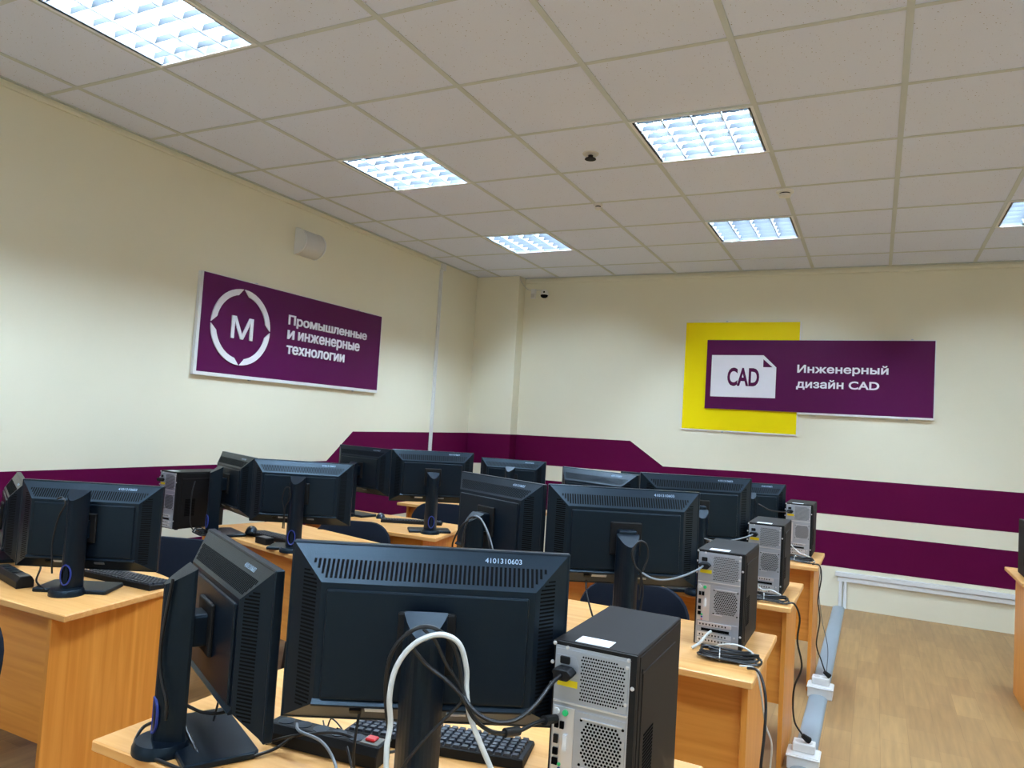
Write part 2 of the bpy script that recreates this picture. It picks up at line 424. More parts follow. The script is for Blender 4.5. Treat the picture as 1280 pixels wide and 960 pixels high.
lampL = {(-3.0, -3.0): 'square louvred ceiling lamp over the viewer, left row', (-1.2, -3.0): 'square louvred ceiling lamp over the viewer, middle row', (0.6, -3.0): 'square louvred ceiling lamp over the viewer, right row',
 (-3.0, -1.2): 'large near louvred lamp cut by the top left edge of the picture', (-1.2, -1.2): 'square louvred lamp above the top of the picture, middle row', (0.6, -1.2): 'square louvred lamp above the top right of the picture',
 (-3.0, 0.6): 'louvred ceiling lamp above the wall speaker, second in the left row', (-1.2, 0.6): 'bright louvred ceiling lamp beside the dark ceiling sprinkler', (0.6, 0.6): 'square louvred lamp right of the picture, second row',
 (-3.0, 2.4): 'small far louvred lamp nearest the corner pillar', (-1.2, 2.4): 'far bright ceiling lamp above the yellow sign', (0.6, 2.4): 'ceiling lamp cut by the right edge of the picture'}
proto = make_lamp(); first = True
for x in lampX:
    for y in lampY:
        o = proto if first else copy_tree(proto); first = False
        o.location = (x+0.3, y+0.3, ZC); tag(o, lampL[(x, y)], 'ceiling lamp', 'square louvred ceiling lamps')

# ------------------------------------------------------------------ desks
def desk(label, poly, over_n=0.10, over_s=0.025, over_f=0.04, rz=0.0, pivot=(0, 0), depth_hint=None, modesty_low=0.26):
    # poly: tabletop outline in world metres (before rotation about pivot), counted from the near left corner
    t = thing('computer_desk', label, 'desk', (pivot[0], pivot[1], 0), rz, 'beech computer desks')
    P = [(x-pivot[0], y-pivot[1]) for x, y in poly]
    MB().prism(P, ZT-0.022, ZT).build('tabletop', 'wood_top', t, bevel=0.003, seg=1)
    x0, x1 = min(p_[0] for p_ in P), max(p_[0] for p_ in P); y0, y1 = min(p_[1] for p_ in P), max(p_[1] for p_ in P)
    for sx in (x0+over_s, x1-over_s-0.018):
        MB().box(sx, sx+0.018, y0+over_n, y1-over_f, 0.0, ZT-0.022).build('side_panel', 'wood_z', t, bevel=0.001, seg=1)
    MB().box(x0+over_s+0.018, x1-over_s-0.018, y0+over_n+0.025, y0+over_n+0.043, modesty_low, ZT-0.022).build('modesty_panel', 'wood_x', t)
    return t
def rect(x0, x1, y0, y1, r=0.0):
    return [(x0, y0), (x1, y0), (x1, y1), (x0, y1)]
desk('beech desk nearest the viewer, carrying the largest monitor and tower', rect(-1.447, -0.358, -1.762, -1.163))
desk('beech desk in the middle column, second from the viewer, under the second tower', rect(-1.44, -0.348, -0.560, 0.01))
desk('beech desk in the middle column, third from the viewer, under the third tower', rect(-1.44, -0.348, 0.479, 1.07))
desk('beech desk in the middle column, farthest, against the view of the purple wall', rect(-1.41, -0.320, 1.602, 2.20))
desk('beech desk at the far left with a chamfered corner, cut by the left edge', [(-3.39, -1.285), (-2.300, -1.278), (-2.365, -0.837), (-2.50, -0.735), (-2.62, -0.705), (-3.39, -0.70)], over_n=0.012, over_s=0.07, over_f=0.09)
desk('beech desk in the left column, second, under the turned monitor pair and mouse', rect(-3.46, -2.37, -0.10, 0.47), over_n=0.03, over_s=0.03, rz=R(-14), pivot=(-2.37, -0.10))
desk('beech desk in the left column, third, with slim keyboard and mouse', [(-3.37, 0.845), (-2.284, 0.845), (-2.40, 1.42), (-3.37, 1.46)], over_n=0.03, over_s=0.10)
desk('beech desk in the left column, farthest, in front of the corner pillar', rect(-3.43, -2.33, 2.09, 2.68), over_n=0.05, over_s=0.06)
desk('beech desk cut by the right edge of the picture, across the aisle', rect(0.655, 1.75, 1.98, 2.588), over_n=0.1, over_s=0.035, over_f=0.16)

# ------------------------------------------------------------------ monitors
PYF = 0.12                                   # panel front plane ahead of the column
def make_monitor():
    t = thing('monitor', 'x', 'monitor')
    # base: round foot under the column and a square plate reaching forward
    MB().lathe([(0.056, 0), (0.056, 0.012), (0.050, 0.022), (0.0, 0.024)], 28, (0, -0.012, 0)).build('base_foot', 'black_plastic', t, smooth=True)
    MB().prism([(-0.125, 0.0), (0.125, 0.0), (0.125, 0.132), (0.115, 0.142), (-0.115, 0.142), (-0.125, 0.132)], 0.0, 0.014).build('base_plate', 'black_plastic', t, bevel=0.003, seg=1)
    # column, D-shaped with a slanted top
    sec = [(0.036, 0.02), (0.036, 0.014)]+[(0.036-0.006*k, 0.014-0.048*(1-(1-k/6)**2)) for k in range(1, 12)]+[(-0.036, 0.014), (-0.036, 0.02)]
    n = len(sec); zt = lambda y: 0.345+0.62*y
    vs_ = [(x*1.04, y, 0.015) for x, y in sec]+[(x, y, zt(y)) for x, y in sec]
    fs = [tuple(range(n)), tuple(range(2*n-1, n-1, -1))]+[(i, i+n, (i+1) % n+n, (i+1) % n) for i in range(n)]
    cl = MB().add(vs_, fs).build('column', 'black_plastic', t, bevel=0.0)
    # oval cable hole low on the column: dark recess and a rim
    ring = [(0.017*math.cos(a), -0.0335+0.004*abs(math.cos(a)), 0.070+0.034*math.sin(a)) for a in [2*math.pi*k/20 for k in range(21)]]
    MB().tube(ring, 0.003, 6, cap=False).build('cable_hole_rim', 'port_blue', cl, smooth=True)
    m = MB(); nn = 20
    m.add([(0.016*math.cos(2*math.pi*k/nn), -0.0335+0.0038*abs(math.cos(2*math.pi*k/nn))-0.0006, 0.070+0.033*math.sin(2*math.pi*k/nn)) for k in range(nn)], [tuple(range(nn))])
    m.build('cable_hole', 'hole', cl)
    # panel parts; their origin is the middle of the panel's top front edge
    bz = MB().box(-0.25, 0.25, -0.018, 0.0, -0.31, 0.0).build('bezel', 'black_plastic', t, bevel=0.002, seg=1)
    MB().box(-0.238, 0.238, -0.002, 0.0015, -0.296, -0.013).build('screen', 'screen', bz)
    ox, oz0, oz1, oy = 0.245, -0.004, -0.306, -0.018
    ix, iz0, iz1, iy = 0.187, -0.062, -0.268, -0.060
    ly, lz = iy, iz1
    v = [(-ox, oy, oz0), (ox, oy, oz0), (ox, oy, oz1), (-ox, oy, oz1), (-ix, iy, iz0), (ix, iy, iz0), (ix, iy, iz1), (-ix, iy, iz1)]
    f = [(0, 1, 5, 4), (1, 2, 6, 5), (3, 0, 4, 7), (4, 5, 6, 7), (7, 6, 2, 3), (0, 3, 2, 1)]
    bc = MB().add(v, f).build('back_cover', 'black_plastic', t, bevel=0.0)
    MB().prism([(iy+0.001, -0.259), (iy-0.0075, -0.2665), (iy-0.006, -0.270), (iy+0.003, -0.270)], -ix-0.002, ix+0.002, 'x').build('lower_ledge', 'black_plastic', bc)
    MB().box(-0.176, 0.176, -0.0655, -0.058, -0.258, -0.072).build('rear_plate', 'black_plastic', bc, bevel=0.004, seg=2)
    # vent slots
    sl = MB()
    up = Vector((0, oy-iy, oz0-iz0)); L = up.length; upn = up.normalized(); nrm = Vector((0, -upn.z, upn.y))
    base = Vector((0, iy, iz0))
    for k in range(54):
        x = -0.212+k*0.008
        lim = (abs(x)-ix+0.012)/(ox-ix)
        t0, t1 = max(0.12, lim), 0.62
        if t1-t0 < 0.08: continue
        c = base+upn*L*(t0+t1)/2+Vector((x, 0, 0))
        sl.obox(c, (0.0022, 0, 0), upn*L*(t1-t0)/2, nrm*0.0004)
    for s in (-1, 1):
        sx = Vector((s*(ox-ix), oy-iy, 0)); Ls = sx.length; sxn = sx.normalized()
        nr = Vector((s*(-sxn.y)*s*s, 0, 0)); nr = Vector((-sxn.y*-s, -abs(sxn.x), 0)); 
        nr = Vector((s*abs(sxn.y), -abs(sxn.x), 0))
        for k in range(36):
            z = -0.046-k*0.0066
            t0, t1 = 0.15, 0.62
            lo = (iz0-z)/(iz0-oz0)
            if z > iz0: t0 = max(t0, (z-iz0)/(oz0-iz0)+0.12)
            if z < lz: t0 = max(t0, (lz-z)/(lz-oz1)+0.12)
            if t1-t0 < 0.1: continue
            c = Vector((s*ix, iy, z))+sxn*Ls*(t0+t1)/2
            sl.obox(c, sxn*Ls*(t1-t0)/2, (0, 0, 0.0016), nr*0.0004)
    tag(sl.build('vent_slots', 'slot', bc), 'fine vent slots on the sloping rear edges', kind='stuff')
    # ports and sticker on the lower slope
    dn = Vector((0, oy-ly, oz1-lz)).normalized(); nb = Vector((0, dn.z, -dn.y))
    pb = Vector((0, ly, lz))
    MB().obox(pb+dn*0.018+Vector((-0.075, 0, 0)), (0.024, 0, 0), dn*0.006, nb*0.0012).build('rating_sticker', 'label', bc)
    MB().obox(pb+dn*0.018+Vector((-0.115, 0, 0)), (0.010, 0, 0), dn*0.006, nb*0.005).build('power_inlet', 'black_matte', bc)
    MB().obox(pb+dn*0.018+Vector((0.06, 0, 0)), (0.017, 0, 0), dn*0.005, nb*0.003).build('video_port', 'steel', bc)
    text_obj('inventory_number', '4101310603', 'chalk', bc, Vector((0.095, 0, 0))+base+upn*L*0.72+nrm*0.0002, (1, 0, 0), upn, w=0.066, h=0.0095, depth=0.0004, bold=0.0)
    # arm and mounting head
    ar = MB(); ar.box(-0.030, 0.030, 0.018, 0.052, -0.19, -0.125); ar = ar.build('arm', 'black_plastic', t, bevel=0.006)
    MB().box(-0.050, 0.050, 0.046, 0.0565, -0.207, -0.103).build('mounting_plate', 'black_matte', ar, bevel=0.004)
    for o in (bz, bc): o.location = (0, PYF, 0)
    return t
mon0 = make_monitor(); mon_first = [True]
def monitor(label, c, zt, yawd):
    t = mon0 if mon_first[0] else copy_tree(mon0); mon_first[0] = False
    a = R(yawd); n = Vector((-math.sin(a), math.cos(a)))
    t.location = (c[0]-n.x*PYF, c[1]-n.y*PYF, ZT); t.rotation_euler = (0, 0, a)
    for ch in t.children:
        nm = ch.name.split('.')[0]
        if nm in ('bezel', 'back_cover'): ch.location.z = zt-ZT
        if nm == 'arm': ch.location.z = zt-ZT
    tag(t, label, 'monitor', 'black monitors seen from behind')
    return t
monitor('black monitor seen from behind, largest, front centre with white cable looped over it', (-0.778, -1.596), 1.141, 29)
monitor('black monitor seen almost edge-on at the left of the front desk', (-1.24, -1.596), 1.08, -27.9)
monitor('black monitor behind the front one, left of the second tower', (-0.797, -0.410), 1.183, 29)
monitor('turned black monitor with looped cables on top, left on the second middle desk', (-1.277, -0.342), 1.172, -25.8)
monitor('black monitor left of the third tower, on the third middle desk', (-0.782, 0.590), 1.188, 27)
monitor('turned black monitor at the left of the third middle desk', (-1.297, 0.778), 1.160, -21.8)
monitor('black monitor peeking out left of the farthest tower', (-0.765, 1.88), 1.10, 28)
monitor('black monitor whose top edge just shows behind the others in the middle column', (-1.30, 1.93), 1.10, 5)
monitor('black monitor at the far left, on the desk with chamfered corner', (-2.606, -1.005), 1.064, 29.2)
monitor('turned black monitor cut by the left edge of the picture', (-3.25, -0.88), 1.02, -27)
monitor('black monitor in the left column, second desk, beside the mouse', (-2.625, 0.108), 1.118, 27.8)
monitor('turned black monitor between the left column tower and its twin monitor', (-3.13, 0.17), 1.113, -24)
monitor('black monitor left of the vertical wall conduit, third left desk', (-2.483, 1.077), 1.171, 38)
monitor('turned black monitor below the long purple wall sign, third left desk', (-3.168, 1.311), 1.148, -9)
monitor('small far black monitor in front of the corner pillar', (-2.49, 2.22), 1.098, 13)

# ------------------------------------------------------------------ computer towers (rear towards the viewer)
TW, TH, TD = 0.152, 0.310, 0.305
def make_tower():
    t = thing('computer_tower', 'x', 'computer tower')
    hw = TW/2
    MB().box(-hw, hw, 0.004, TD, 0.006, TH).build('case_body', 'case', t, bevel=0.002, seg=1)
    for sx in (-1, 1):
        for y in (0.03, TD-0.04):
            MB().cyl((sx*0.055, y, 0), (sx*0.055, y, 0.008), 0.01, 10).build('rubber_foot', 'black_matte', t)
    rp = MB().box(-hw+0.006, hw-0.011, -0.001, 0.006, 0.010, TH-0.007).build('rear_panel', 'steel', t)
    MB().box(-hw, hw, -0.001, 0.004, TH-0.007, TH-0.001).build('top_lip', 'black_matte', rp)
    MB().box(hw-0.011, hw, -0.001, 0.004, 0.008, TH-0.007).build('side_lip', 'black_matte', rp)
    # power supply: hexagon hole grille, switch, inlet and yellow label
    ps = MB().box(-hw+0.008, hw-0.014, -0.003, -0.0005, TH-0.098, TH-0.012).build('power_supply_plate', 'steel', t)
    h = MB()
    for j in range(14):
        for i in range(17):
            x = -0.020+i*0.0046+(j % 2)*0.0023; z = TH-0.091+j*0.0055
            if x > hw-0.019 or (x > 0.045 and (j in (0, 13))): continue
            h.cyl((x, -0.0036, z), (x, -0.0028, z), 0.0017, 6)
    tag(h.build('ventilation_holes', 'hole', ps), 'round holes of the power supply grille', kind='stuff')
    MB().prism([(-0.068, TH-0.022), (-0.032, TH-0.022), (-0.025, TH-0.036), (-0.025, TH-0.052), (-0.034, TH-0.062), (-0.066, TH-0.062), (-0.069, TH-0.05)], -0.0045, -0.003, 'y').build('socket_plate', 'steel', ps)
    MB().box(-0.059, -0.041, -0.008, -0.004, TH-0.036, TH-0.023).build('rocker_switch', 'black_matte', t, bevel=0.0015, seg=1)
    MB().prism([(-0.066, TH-0.044), (-0.058, TH-0.039), (-0.036, TH-0.039), (-0.027, TH-0.047), (-0.036, TH-0.058), (-0.058, TH-0.058)], -0.030, -0.004, 'y').build('power_plug', 'black_matte', t, bevel=0.002, seg=1)
    MB().box(-0.063, -0.026, -0.0048, -0.0035, TH-0.074, TH-0.063).build('warning_label', 'yellow', t)
    # bright fold lines
    MB().box(-hw+0.007, hw-0.012, -0.004, -0.001, TH-0.103, TH-0.100).build('seam', 'steel_bright', rp)
    # input-output shield with ports
    io = MB().box(-hw+0.009, -0.029, -0.003, -0.001, 0.085, TH-0.110).build('port_shield', 'steel_bright', t)
    c0 = -0.060
    def port(nm, x, z, w_, h_, m_, d=0.004): MB().box(x-w_/2, x+w_/2, -0.003-d, -0.003, z-h_/2, z+h_/2).build(nm, m_, io)
    MB().cyl((-0.061, -0.006, TH-0.119), (-0.061, -0.003, TH-0.119), 0.0052, 14).build('keyboard_port', 'grey_plastic', io)
    MB().cyl((-0.045, -0.006, TH-0.119), (-0.045, -0.003, TH-0.119), 0.0052, 14).build('mouse_port', 'green', io)
    port('usb_port', -0.060, TH-0.140, 0.007, 0.012, 'hole'); port('usb_port', -0.050, TH-0.140, 0.007, 0.012, 'hole')
    port('video_port', -0.043, TH-0.168, 0.007, 0.026, 'frame_white'); port('video_port', -0.060, TH-0.165, 0.008, 0.014, 'black_matte')
    port('usb_port', -0.060, TH-0.186, 0.009, 0.011, 'hole'); port('network_port', -0.060, TH-0.203, 0.010, 0.011, 'hole')
    for k, m_ in enumerate(('green', 'port_blue', 'pink')):
        MB().cyl((-0.052+0*k, -0.005, 0.099-0.0*k+0.0-k*0.0075+0.004), (-0.052, -0.003, 0.103-k*0.0075), 0.003, 10).build('audio_jack', m_, io)
    # fan grille: ring of holes on a raised square
    fg = MB().box(-0.026, hw-0.014, -0.0025, -0.0005, TH-0.205, TH-0.112).build('fan_plate', 'steel', t)
    MB().box(-0.016, hw-0.020, -0.0045, -0.002, TH-0.123, TH-0.121).build('seam', 'steel_bright', fg)
    MB().box(-0.018, 0.012, -0.0045, -0.002, TH-0.2035, TH-0.202).build('seam', 'steel_bright', fg)
    h = MB(); cx, cz = 0.021, TH-0.162
    for j in range(-6, 7):
        for i in range(-6, 7):
            x = i*0.0062+(j % 2)*0.0031; z = j*0.0056
            if abs(x) > 0.036 or abs(x)+abs(z) > 0.062: continue
            h.cyl((cx+x, -0.0032, cz+z), (cx+x, -0.0024, cz+z), 0.0023, 6)
    for a, b in ((-0.037, 0.037), (-0.037, -0.037), (0.037, 0.037), (0.037, -0.037)):
        h.cyl((cx+a, -0.0032, cz+b), (cx+a, -0.0024, cz+b), 0.0026, 6)
    tag(h.build('ventilation_holes', 'hole', fg), 'hexagonal holes of the fan grille', kind='stuff')
    # expansion slots
    for k in range(4):
        z = 0.074-k*0.0165
        c = MB().box(-hw+0.012, 0.042, -0.004, -0.0008, z-0.0065, z+0.0065).build('slot_cover', 'steel_bright' if k != 1 else 'steel', t)
        if k != 1:
            g = MB()
            for i in range(9): g.box(-0.058+i*0.010, -0.054+i*0.010, -0.0046, -0.0038, z-0.003, z+0.002)
            tag(g.build('ventilation_slits', 'hole', c), 'short slits in the slot cover', kind='stuff')
        else: MB().box(-0.052, 0.036, -0.0046, -0.0038, z-0.0048, z+0.0042).build('open_slot', 'hole', c)
    MB().box(0.045, hw-0.014, -0.003, -0.001, 0.015, 0.082).build('slot_clamp', 'steel', t)
    for x, z in ((-hw+0.004, TH-0.005), (hw-0.014, TH-0.010), (-0.048, TH-0.0095), (hw-0.016, TH-0.022), (hw-0.016, TH-0.083), (hw-0.006, TH-0.055), (hw-0.006, 0.05), (-hw+0.001, TH-0.038), (-hw+0.001, TH-0.075), (0.052, 0.044)):
        MB().lathe([(0.0036, 0), (0.003, 0.0025), (0.0, 0.003)], 10).build('screw', 'steel_bright', t).matrix_local = Matrix.Translation((x, -0.001, z)) @ Matrix.Rotation(R(90), 4, 'X')
    # right side panel with a pressed rim and a slotted vent
    for s in (1, -1):
        sp = MB().box(*( (hw-0.0005, hw+0.0015) if s > 0 else (-hw-0.0015, -hw+0.0005)), 0.016, TD-0.006, 0.012, TH-0.006).build('side_panel', 'case', t, bevel=0.0008, seg=1)
        X = s*(hw+0.0015)
        pts = [(X, 0.032, 0.03), (X, 0.032, TH-0.052), (X, 0.046, TH-0.038), (X, TD-0.05, TH-0.038)]
        MB().tube(spline(pts, 5), 0.0022, 6).build('pressed_rim', 'case', sp, smooth=True)
        g = MB()
        for k in range(15):
            z = 0.075+k*0.0062; g.box(X-0.0006, X+0.0006, 0.055, 0.115, z-0.0018, z+0.0018)
        tag(g.build('ventilation_slits', 'hole', sp), 'stack of slits in the side panel', kind='stuff')
    MB().box(-0.040, 0.022, 0.012, 0.050, TH, TH+0.0006).build('paper_sticker', 'label', t)
    return t
tow0 = make_tower(); tow_first = [True]
def tower(label, x_right, y, rz=0.0):
    t = tow0 if tow_first[0] else copy_tree(tow0); tow_first[0] = False
    t.location = (x_right-TW/2, y, ZT); t.rotation_euler = (0, 0, rz)
    return tag(t, label, 'computer tower', 'computer towers')
tower('silver-backed tower nearest the viewer, cut by the bottom edge', -0.404, -1.537)
tower('silver-backed tower with white cable, second in the row from the viewer', -0.420, -0.300)
tower('silver-backed tower third in the row from the viewer', -0.403, 0.645)
tower('smallest and farthest silver-backed tower, against the purple band', -0.377, 1.90)
tower('silver-backed tower in the left column behind the chamfered desk', -3.39, 0.0, R(-5))
tower('black tower cut by the right edge of the picture', 0.69+TW, 2.06)

# ------------------------------------------------------------------ chairs
def make_chair():
    t = thing('office_chair', 'x', 'chair')
    def pad(name, w_, h_, th, rad, curve, mtx):
        pts = []; n = 6
        for cx, cy, a0 in ((w_/2-rad, h_/2-rad, 0), (-w_/2+rad, h_/2-rad, 90), (-w_/2+rad, -h_/2+rad, 180), (w_/2-rad, -h_/2+rad, 270)):
            for k in range(n+1):
                a = R(a0+90*k/n); pts.append((cx+rad*math.cos(a), cy+rad*math.sin(a)))
        m = MB(); N = len(pts); rings = []
        for (sc, d) in ((0.0, 0.0), (0.55, 0.0), (0.9, 0.0), (0.975, 0.12), (1.0, 0.4), (1.0, 0.7), (0.97, 0.93), (0.88, 1.0), (0.5, 1.0), (0.0, 1.0)):
            rings.append([(x*sc, y*sc, th*d + curve*((x*sc)/(w_/2))**2) for x, y in pts])
        vs_ = [q for g in rings for q in g]; fs = []
        for i in range(len(rings)-1):
            for k in range(N): fs.append((i*N+k, i*N+(k+1) % N, (i+1)*N+(k+1) % N, (i+1)*N+k))
        m.add([tuple(mtx @ Vector(q)) for q in vs_], fs)
        me = m.build(name, 'fabric', t, smooth=True)
        bm = bmesh.new(); bm.from_mesh(me.data); bmesh.ops.remove_doubles(bm, verts=bm.verts, dist=1e-5); bmesh.ops.recalc_face_normals(bm, faces=bm.faces); bm.to_mesh(me.data); bm.free()
        return me
    pad('seat', 0.44, 0.40, 0.045, 0.10, 0.0, Matrix.Translation((0, 0, 0.385)))
    # backrest stands up: local x across, local y up, local z towards the sitter (-y), leaning back
    B = Matrix.Translation((0, 0.215, 0.595)) @ Matrix.Rotation(R(82), 4, 'X')
    pad('backrest', 0.455, 0.30, 0.045, 0.13, 0.025, B)
    for s in (-1, 1):
        MB().tube(spline([(s*0.19, -0.17, 0.375), (s*0.205, -0.20, 0.20), (s*0.215, -0.225, 0.012)], 4), 0.011, 8).build('leg', 'chair_frame', t, smooth=True)
        MB().tube(spline([(s*0.19, -0.17, 0.375), (s*0.195, 0.10, 0.372), (s*0.205, 0.20, 0.20), (s*0.215, 0.235, 0.012)], 5), 0.011, 8).build('leg', 'chair_frame', t, smooth=True)
        MB().tube(spline([(s*0.13, 0.05, 0.372), (s*0.13, 0.19, 0.385), (s*0.13, 0.235, 0.45), (s*0.125, 0.24, 0.56)], 5), 0.010, 8).build('back_support', 'chair_frame', t, smooth=True)
    MB().tube([(-0.20, 0.205, 0.19), (0.20, 0.205, 0.19)], 0.009, 8).build('stretcher', 'chair_frame', t, smooth=True)
    return t
ch0 = make_chair(); chf = [True]
def chair(label, bx_, by_, rz):
    # bx_, by_: where the backrest stands
    t = ch0 if chf[0] else copy_tree(ch0); chf[0] = False
    a = R(rz); t.location = (bx_+math.sin(a)*0.215, by_-math.cos(a)*0.215, 0); t.rotation_euler = (0, 0, a)
    return tag(t, label, 'chair', 'dark blue fabric office chairs')
chair('dark blue fabric chair behind the large tower, right of centre', -0.925, 0.24, 4)
chair('dark blue chair behind the edge-on monitor, left column', -2.93, -0.33, 20)
chair('dark blue chair between the second and third left desks', -2.77, 0.73, 24)
chair('small far dark blue chair in front of the farthest left desk', -2.90, 1.93, 20)
chair('dark blue chair cut by the left edge, in front of the chamfered desk', -2.44, -1.53, 15)

# ------------------------------------------------------------------ signs
def frame_rect(parent, x, y0, y1, z0, z1): pass
s = thing('wall_sign', 'long purple sign with round M emblem and white Cyrillic lettering', 'sign', (XL, 0.435, 1.575))
SW, SH = 1.845, 0.625
MB().box(0.004, 0.022, 0.0, SW, 0.0, SH).build('board', 'sign_purple', s)
f = MB(); f.box(0.0, 0.0235, -0.022, 0.0, -0.022, SH).box(0.0, 0.0235, 0.0, SW+0.004, -0.022, 0.0).box(0.0, 0.0225, 0.0, SW+0.004, SH, SH+0.004).box(0.0, 0.0225, SW, SW+0.004, 0.0, SH)
f.build('frame', 'frame_white', s)
X3, Y3 = (0, 1, 0), (0, 0, 1)
em = MB(); cy, cz = 0.330, 0.318; N = 12
for q in range(4):                                # four arc segments with inward-pointing notches
    ring = []
    a0, a1 = R(90*q+1.2), R(90*q+88.8); ro, ri = 0.252, 0.212
    outer = [(cy+ro*math.cos(a0+(a1-a0)*k/N), cz+ro*math.sin(a0+(a1-a0)*k/N)) for k in range(N+1)]
    b0, b1 = a0+R(11), a1-R(11)
    inner = [(cy+ri*math.cos(b1+(b0-b1)*k/N), cz+ri*math.sin(b1+(b0-b1)*k/N)) for k in range(N+1)]
    em.prism(outer+inner, 0.022, 0.030, 'x')
em.build('emblem_ring', 'sign_white', s)
text_obj('emblem_letter', 'М', 'sign_white', s, (0.0225, 0.245, 0.238), X3, Y3, w=0.185, h=0.148, depth=0.007, bold=0.008)
for body, z, w_, h_ in (('Промышленные', 0.383, 0.90, 0.087), ('технологии', 0.190, 0.637, 0.062)):
    text_obj('lettering', body, 'sign_white', s, (0.0225, 0.755, z), X3, Y3, w=w_, h=h_, depth=0.006, bold=0.022)
text_obj('lettering', 'и', 'sign_white', s, (0.0225, 0.755, 0.297), X3, Y3, w=0.068, h=0.064, depth=0.006, bold=0.022)
text_obj('lettering', 'инженерные', 'sign_white', s, (0.0225, 0.862, 0.277), X3, Y3, w=0.708, h=0.084, depth=0.006, bold=0.022)
for y in (0.45, 1.55):
    for z in (-0.022, SH+0.004): MB().box(0.0, 0.012, y-0.008, y+0.008, z-0.008, z+0.008).build('bracket', 'steel', s)

s = thing('yellow_panel', 'plain yellow square panel behind the purple CAD sign', 'sign', (-1.676, YB, 1.418))
MB().box(0, 0.993, -0.016, -0.003, 0, 0.984).build('board', 'sign_yellow', s)
f = MB(); f.box(-0.006, 0.999, -0.0165, 0, -0.010, 0).box(-0.006, 0.999, -0.0165, 0, 0.984, 0.988).box(-0.006, 0, -0.0165, 0, 0, 0.984).box(0.993, 0.999, -0.0165, 0, 0, 0.984)
f.build('frame', 'frame_white', s)
for z in (-0.012, 0.990): MB().box(0.36, 0.375, -0.012, 0, z-0.008, z+0.008).build('bracket', 'steel', s)

s = thing('wall_sign', 'purple CAD sign with white document icon, overlapping the yellow panel', 'sign', (-1.471, YB-0.017, 1.612))
SW, SH = 1.816, 0.626
MB().box(0, SW, -0.016, -0.001, 0, SH).build('board', 'sign_purple', s)
f = MB(); f.box(0.80, SW+0.006, -0.0165, 0.016, -0.016, 0).box(0.80, SW+0.006, -0.0165, 0.016, SH, SH+0.005).box(SW, SW+0.006, -0.0165, 0.016, 0, SH)
f.build('frame', 'frame_white', s)
X4, Y4 = (1, 0, 0), (0, 0, 1)
ic = MB().prism([(0.047, 0.110), (0.607, 0.113), (0.607, 0.385), (0.497, 0.491), (0.047, 0.487)], -0.019, -0.016, 'y').build('document_icon', 'sign_white', s)
MB().prism([(0.497, 0.385), (0.575, 0.385), (0.497, 0.455)], -0.0205, -0.019, 'y').build('folded_corner', 'sign_purple', ic)
text_obj('icon_lettering', 'CAD', 'sign_purple', ic, (0.192, -0.019, 0.210), X4, Y4, w=0.275, h=0.166, depth=0.0012, bold=0.03)
text_obj('lettering', 'Инженерный', 'sign_white', s, (0.780, -0.016, 0.325), X4, Y4, w=0.705, h=0.090, depth=0.003, bold=0.025)
text_obj('lettering', 'дизайн CAD', 'sign_white', s, (0.776, -0.016, 0.198), X4, Y4, w=0.645, h=0.088, depth=0.003, bold=0.025)
for x, z in ((1.65, SH+0.006), (1.63, -0.018)): MB().box(x-0.008, x+0.008, -0.012, 0.016, z-0.008, z+0.008).build('bracket', 'steel', s)

# ------------------------------------------------------------------ wall and ceiling fittings
s = thing('wall_speaker', 'white half-round wall speaker above the long purple sign', 'speaker', (XL, 1.215, 2.495))
prof = [(0.0, 0.0)]+[(0.105*math.sin(a), 0.095-0.095*math.cos(a)) for a in [math.pi*k/16 for k in range(1, 16)]]+[(0.0, 0.19)]
MB().prism([(x, z) for x, z in prof], 0.012, 0.205, 'y').build('grille', 'grey_plastic', s, smooth=False)
for y in (0.0, 0.205): MB().prism([(x*1.04, 0.095+(z-0.095)*1.03) for x, z in prof], y, y+0.012, 'y').build('end_cap', 'white_plastic', s)

s = thing('wall_conduit', 'white vertical cable conduit running down the left wall', 'conduit', (XL, 3.19, 0))
MB().box(0, 0.014, -0.022, -0.004, 0.0, ZC-0.075).build('channel', 'white_plastic', s, bevel=0.001, seg=1)
MB().box(0, 0.012, 0.010, 0.026, 0.0, ZC-0.075).build('channel', 'white_plastic', s, bevel=0.001, seg=1)
MB().box(0, 0.030, -0.010, 0.050, ZC-0.075, ZC-0.012).build('junction_box', 'white_plastic', s, bevel=0.002, seg=1)

def trunk(label, name, a, b, c, d, e, f_, cat='cable trunking', m='frame_white'):
    return tag(MB().box(a, b, c, d, e, f_).build(name, m, bevel=0.002, seg=1), label, cat)
trunk('thin trunking under the ceiling along the far wall', 'ceiling_trunking', PX+0.01, XR, YB-0.014, YB, ZC-0.052, ZC-0.022, m='wall')
trunk('thin trunking under the ceiling along the left wall', 'ceiling_trunking', XL, XL+0.012, YF, 3.165, ZC-0.038, ZC-0.018, m='wall')

s = thing('wall_trunking', 'white double cable trunking low on the far wall', 'cable trunking', (-0.33, YB, 0))
MB().box(0, XR+0.33, -0.030, 0, 0.262, 0.300).build('channel', 'frame_white', s, bevel=0.002, seg=1)
MB().box(0.02, XR+0.33, -0.022, 0, 0.222, 0.260).build('channel', 'frame_white', s, bevel=0.002, seg=1)
MB().box(0.030, 0.055, -0.022, 0, 0.0, 0.222).build('riser', 'frame_white', s, bevel=0.002, seg=1)
MB().box(0.066, 0.091, -0.022, 0, 0.0, 0.222).build('riser', 'frame_white', s, bevel=0.002, seg=1)

